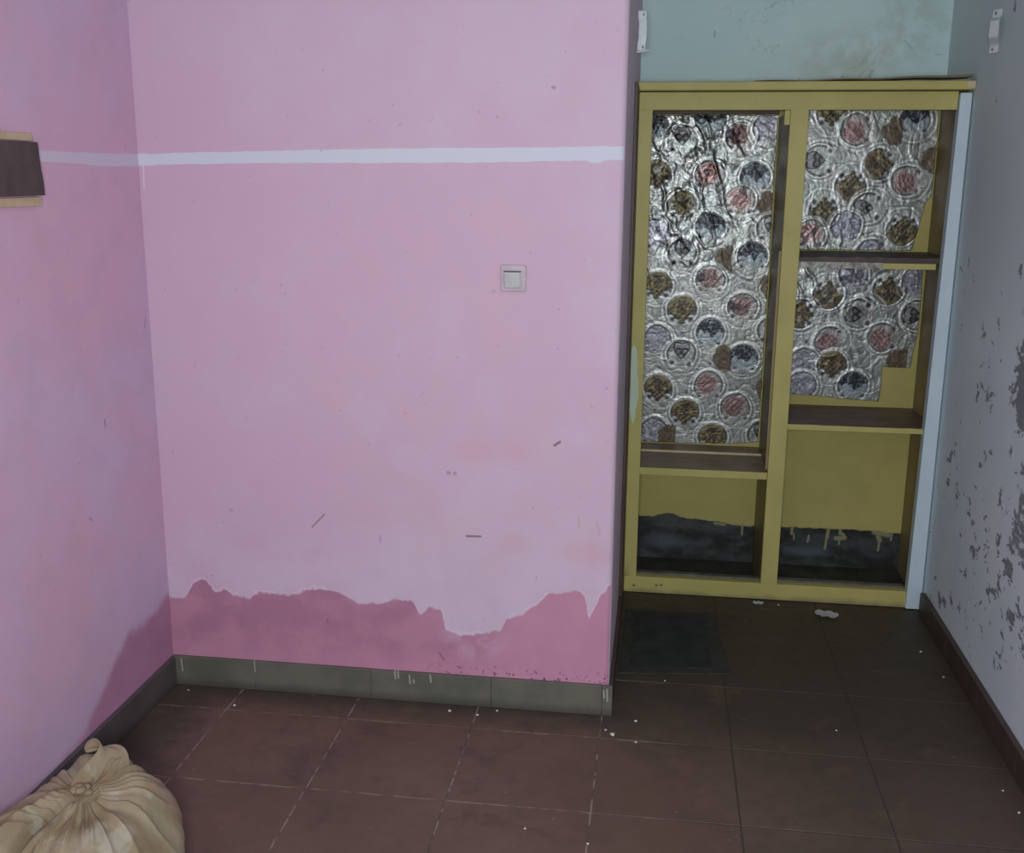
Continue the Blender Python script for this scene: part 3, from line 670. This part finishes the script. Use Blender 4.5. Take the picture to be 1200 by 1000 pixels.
# ------------------------------------------------------------------ board on the left wall
bd = empty('wall_board', (XL, 2.4, 1.543), 'dark brown board with pale ochre edges fixed to the left pink wall', 'board')
def slab(name, pts, t, mat, x0=XL + .0005):
    bm = bmesh.new(); a = [bm.verts.new((x0, y, z)) for y, z in pts]; b = [bm.verts.new((x0 + t, y, z)) for y, z in pts]
    bm.faces.new(a); bm.faces.new(b); n = len(pts)
    for k in range(n): bm.faces.new([a[k], a[(k + 1) % n], b[(k + 1) % n], b[k]])
    bmesh.ops.bevel(bm, geom=bm.edges[:], offset=.0012, segments=1, affect='EDGES')
    return finish(name, bm, mat, bd)
slab('board', [(2.02, 1.565), (2.492, 1.566), (2.490, 1.60), (2.483, 1.63), (2.480, 1.692), (2.02, 1.690)], .020, M['box'])
slab('top_strip', [(2.02, 1.694), (2.478, 1.694), (2.470, 1.713), (2.02, 1.709)], .012, M['tape'])['label'] = 'pale ochre top edge'
slab('bottom_strip', [(2.02, 1.540), (2.488, 1.541), (2.490, 1.563), (2.02, 1.561)], .012, M['tape'])['label'] = 'pale ochre bottom edge'

# ------------------------------------------------------------------ tied sack in the near left corner
sk = empty('tied_sack', (-1.26, 1.93, 0), 'cream cloth sack tied at the top, slumped against the left wall', 'sack')
def sack():
    bm = bmesh.new(); NT_, NP = 420, 170; ph0 = .10
    rr = random.Random(3); waves = [(rr.choice([7, 9, 11, 13, 17, 21]), rr.uniform(0, 6.28), rr.uniform(.5, 1)) for _ in range(9)]
    cx, cy = -1.258, 1.915; kx, ky, kz = -1.205, 1.925, .300       # body centre, knot
    CREV = [((-1.218, 1.935), (-1.262, 1.845), 0.0), ((-1.262, 1.845), (-1.305, 1.735), 1.0), ((-1.305, 1.735), (-1.34, 1.66), 2.0)]
    rows = []
    for j in range(NP + 1):
        f = j / NP; ph = ph0 + (2.55 - ph0) * f; row = []
        for i in range(NT_):
            th = 2 * math.pi * i / NT_
            R = .245 * (1 + .05 * math.cos(2 * th + .6) + .04 * math.sin(3 * th))
            r = R * min(1, math.sin(min(ph, math.pi - ph + .0001)) ** .82) if ph < math.pi / 2 else R * math.sin(ph) ** .55
            z = .135 + (.150 * math.cos(ph) if ph < math.pi / 2 else .135 * math.cos(ph) * 1.15)
            p = sum(a * math.sin(k * th + o + 1.6 * math.sin(4 * f + k)) for k, o, a in waves) / 4
            p = (1 - abs(p)) ** 2 - .4 if abs(p) < 1 else -.4       # sharp ridges, wide hollows
            am = .016 * math.exp(-((f - .12) / .14) ** 2) + .004 * math.exp(-((f - .35) / .25) ** 2)
            lump = .012 * math.sin(2 * th + 5 * f + 1) * math.sin(3.1 * f * 3 + th) + .007 * math.sin(5 * th - 7 * f) * min(1, f * 3)
            dth2 = (th - math.radians(88) + math.pi) % (2 * math.pi) - math.pi
            lobe = .050 * math.exp(-(dth2 / .75) ** 2) * math.exp(-((f - .17) / .15) ** 2)
            d = am * p + lump + lobe
            k = max(0, 1 - f * 1.6) ** 1.5                       # pull the crown towards the knot
            x = cx + (r + d * math.sin(min(ph, 1.6))) * math.cos(th); y = cy + (r + d * math.sin(min(ph, 1.6))) * math.sin(th)
            x += (kx - cx) * k; y += (ky - cy) * k
            zz = z + d * max(0, math.cos(ph)) + .02 * k
            zz -= .20 * max(0, cx + .03 - x) * (zz / .3); zz -= .012 * math.exp(-((f - .05) / .06) ** 2); 
            # deep crevice where the mouth of the sack folds over, with a thick roll of cloth along its wall side
            best = (9, 0, 0)
            for (ax, ay), (bx, by), u0 in CREV:
                L2 = (bx - ax) ** 2 + (by - ay) ** 2; t = max(0, min(1, ((x - ax) * (bx - ax) + (y - ay) * (by - ay)) / L2))
                qx, qy = x - ax - t * (bx - ax), y - ay - t * (by - ay); dd = math.hypot(qx, qy)
                if dd < best[0]: best = (dd, math.copysign(1, (bx - ax) * qy - (by - ay) * qx), u0 + t)
            dd, sg, u = best; sd = dd * sg; up = max(0, math.cos(ph)); gr = min(1, max(0, u * 2.2 + .0))
            zz += up * (-.095 * (gr * .85 + .15) * math.exp(-(dd / (.012 + .006 * u)) ** 2) + .030 * gr * math.exp(-((-sd - .045) / .030) ** 2))
            zz += up * .006 * gr * math.sin(dd * 260 + 3) * math.exp(-(dd / .05) ** 2)
            x = max(x, XL + .016); zz = max(zz, .003)
            row.append(bm.verts.new((x, y, zz)))
        rows.append(row)
    for j in range(NP):
        for i in range(NT_):
            bm.faces.new([rows[j][i], rows[j][(i + 1) % NT_], rows[j + 1][(i + 1) % NT_], rows[j + 1][i]])
    bm.faces.new(rows[-1]); bm.faces.new(rows[0][::-1])
    return bm
finish('body', sack(), M['sack'], sk, True)
def ribbon(name, path, widths, thick, mat, parent, side, cup=.0):
    """closed strip of cloth swept along a path, cupped across its width"""
    bm = bmesh.new(); n = 7; rows = []
    side = Vector(side).normalized()
    for k, (p, w) in enumerate(zip(path, widths)):
        p = Vector(p); t = (Vector(path[min(k + 1, len(path) - 1)]) - Vector(path[max(k - 1, 0)])).normalized()
        sd = (side - t * side.dot(t)).normalized(); nn = t.cross(sd)
        top = [p + sd * (w * (q / (n - 1) - .5)) + nn * (cup * (1 - (2 * q / (n - 1) - 1) ** 2) + .004 * math.sin(q * 2.1 + k)) for q in range(n)]
        row = [bm.verts.new(v + nn * thick / 2) for v in top] + [bm.verts.new(v - nn * thick / 2) for v in reversed(top)]
        rows.append(row)
    L = 2 * n
    for k in range(len(rows) - 1):
        for q in range(L): bm.faces.new([rows[k][q], rows[k][(q + 1) % L], rows[k + 1][(q + 1) % L], rows[k + 1][q]])
    bm.faces.new(rows[0]); bm.faces.new(rows[-1][::-1])
    o = finish(name, bm, mat, parent, True); m = o.modifiers.new('s', 'SUBSURF'); m.levels = m.render_levels = 2
    return o
o = ribbon('sack_ear', [(-1.19,1.94,.275), (-1.19,1.99,.305), (-1.19,2.03,.322), (-1.20,2.065,.335), (-1.222,2.08,.340), (-1.252,2.085,.335), (-1.280,2.08,.318)],
           [.13, .12, .09, .065, .050, .040, .024], .006, M['sack'], sk, (1, .25, -.35), .012); o['label'] = 'curled ear of cloth above the knot'
bm = bmesh.new()
for k in range(5):
    a = k * 1.3; r = bmesh.ops.create_icosphere(bm, subdivisions=2, radius=.010)
    for v in r['verts']: v.co = Vector((v.co.x * 1.3, v.co.y, v.co.z * .7)) @ Matrix.Rotation(a, 3, 'Z') + Vector((-1.203 + .014 * math.cos(a), 1.925 + .014 * math.sin(a), .312 + .003 * k))
finish('knot', bm, M['sack'], sk, True)

# ------------------------------------------------------------------ mat, scraps and crumbs on the floor
mt = empty('floor_mat', (.08, 3.6, 0), 'dark worn mat lying on the tiles in front of the cupboard', 'mat')
def sheet(name, poly, z, t, mat, parent, n=22, ragged=.006, seed=1):
    bm = bmesh.new(); R_ = random.Random(seed); pts = []
    for i in range(4):
        a, b = Vector(poly[i]), Vector(poly[(i + 1) % 4])
        for k in range(n): pts.append(a.lerp(b, k / n) + Vector((R_.uniform(-1, 1), R_.uniform(-1, 1))) * ragged)
    lo_ = [bm.verts.new((p.x, p.y, z)) for p in pts]; hi = [bm.verts.new((p.x, p.y, z + t)) for p in pts]
    bm.faces.new(lo_[::-1]); bm.faces.new(hi); m = len(pts)
    for k in range(m): bm.faces.new([lo_[k], lo_[(k + 1) % m], hi[(k + 1) % m], hi[k]])
    return finish(name, bm, mat, parent)
sheet('border', [(-.086, 3.305), (.280, 3.355), (.248, 3.86), (-.082, 3.85)], .0006, .0055, M['matrim'], mt, ragged=.003)
sheet('pile', [(-.050, 3.345), (.225, 3.385), (.205, 3.83), (-.055, 3.82)], .0062, .0025, M['mat'], mt, ragged=.005, seed=4)

def crumb(x, y, s, label, z=0.0008):
    bm = bmesh.new(); bmesh.ops.create_icosphere(bm, subdivisions=1, radius=s)
    for v in bm.verts: v.co = Vector((v.co.x * random.uniform(.7, 1.4), v.co.y * random.uniform(.7, 1.3), max(v.co.z * .6, -s * .45)))
    o = finish('plaster_crumb', bm, M['crumb']); o.location = (x, y, s * .45 + z); o.rotation_euler.z = random.uniform(0, 6)
    tag(o, label, 'crumb', 'plaster crumbs scattered over the floor')
for x, y, s, lb in [(-.597,2.965,.0060,'round white crumb on the floor below the middle of the pink wall, brightest there'),
        (-.452,2.990,.0042,'white crumb touching the pink wall skirting, right of the bright round one'),
        (-.508,2.955,.0042,'small crumb just in front of the pink wall skirting, on the pale tile joint'),
        (-.024,2.990,.0050,'white crumb just right of the free end of the pink wall skirting'),
        (-.090,2.895,.0085,'largest plaster crumb, on the tile corner in front of the pink skirting end'),
        (-.112,2.922,.0045,'crumb beside the largest one, nearer to the skirting end'),
        (-.021,2.864,.0042,'crumb on the tile to the right of the largest one'),
        (-.289,2.394,.0036,'lone white speck near the bottom edge of the photo, left of the middle joint'),
        (-.126,2.354,.0036,'white speck on the long joint near the bottom edge of the photo'),
        (.064,3.275,.0036,'white speck just in front of the black mat'),
        (-1.270,2.900,.0048,'pale crumb on the floor near the left end of the pink wall skirting'),
        (-1.455,2.975,.0034,'tiny speck in the far left corner under the skirting corner'),
        (.955,3.634,.0050,'pale crumb near the grey wall skirting, farthest from the camera'),
        (.985,3.441,.0042,'white crumb touching the dark right skirting, second from the cupboard'),
        (.975,2.758,.0036,'speck beside the right skirting near the right edge of the photo'),
        (.985,2.655,.0045,'nearest crumb along the right skirting, at the photo edge'),
        (.576,3.025,.0032,'tiny speck alone in the middle of the dark floor'),
        (.502,3.990,.0042,'crumb lying against the cupboard bottom rail, left of the paper scrap')]:
    crumb(x, y, s, lb)
def scrap(name, cx, cy, w, h, rot, label, seed):
    R_ = random.Random(seed); bm = bmesh.new(); n = 9; vs = {}
    for i in range(n):
        for j in range(5):
            u, v = i / (n - 1) - .5, j / 4 - .5
            cut = (abs(u) > .42 and abs(v) > .3)
            x = u * w * (1 - (.12 if cut else 0)) + R_.uniform(-.002, .002); y = v * h * (1 - .25 * abs(u)) + R_.uniform(-.002, .002)
            vs[i, j] = bm.verts.new((x, y, .003 + .006 * abs(math.sin(u * 7 + 1)) + .008 * max(0, v) + R_.uniform(0, .002)))
    for i in range(n - 1):
        for j in range(4): bm.faces.new([vs[i, j], vs[i + 1, j], vs[i + 1, j + 1], vs[i, j + 1]])
    o = finish(name, bm, M['paper']); o.location = (cx, cy, 0); o.rotation_euler.z = rot
    m = o.modifiers.new('t', 'SOLIDIFY'); m.thickness = .0012
    tag(o, label, 'litter'); return o
scrap('paper_scrap', .672, 3.912, .085, .045, math.radians(-18), 'crumpled grey-white paper scrap on the floor in front of the yellow cupboard', 5)
scrap('plaster_flake', .423, 3.985, .040, .012, math.radians(-4), 'thin pale flake lying under the cupboard bottom rail', 9)
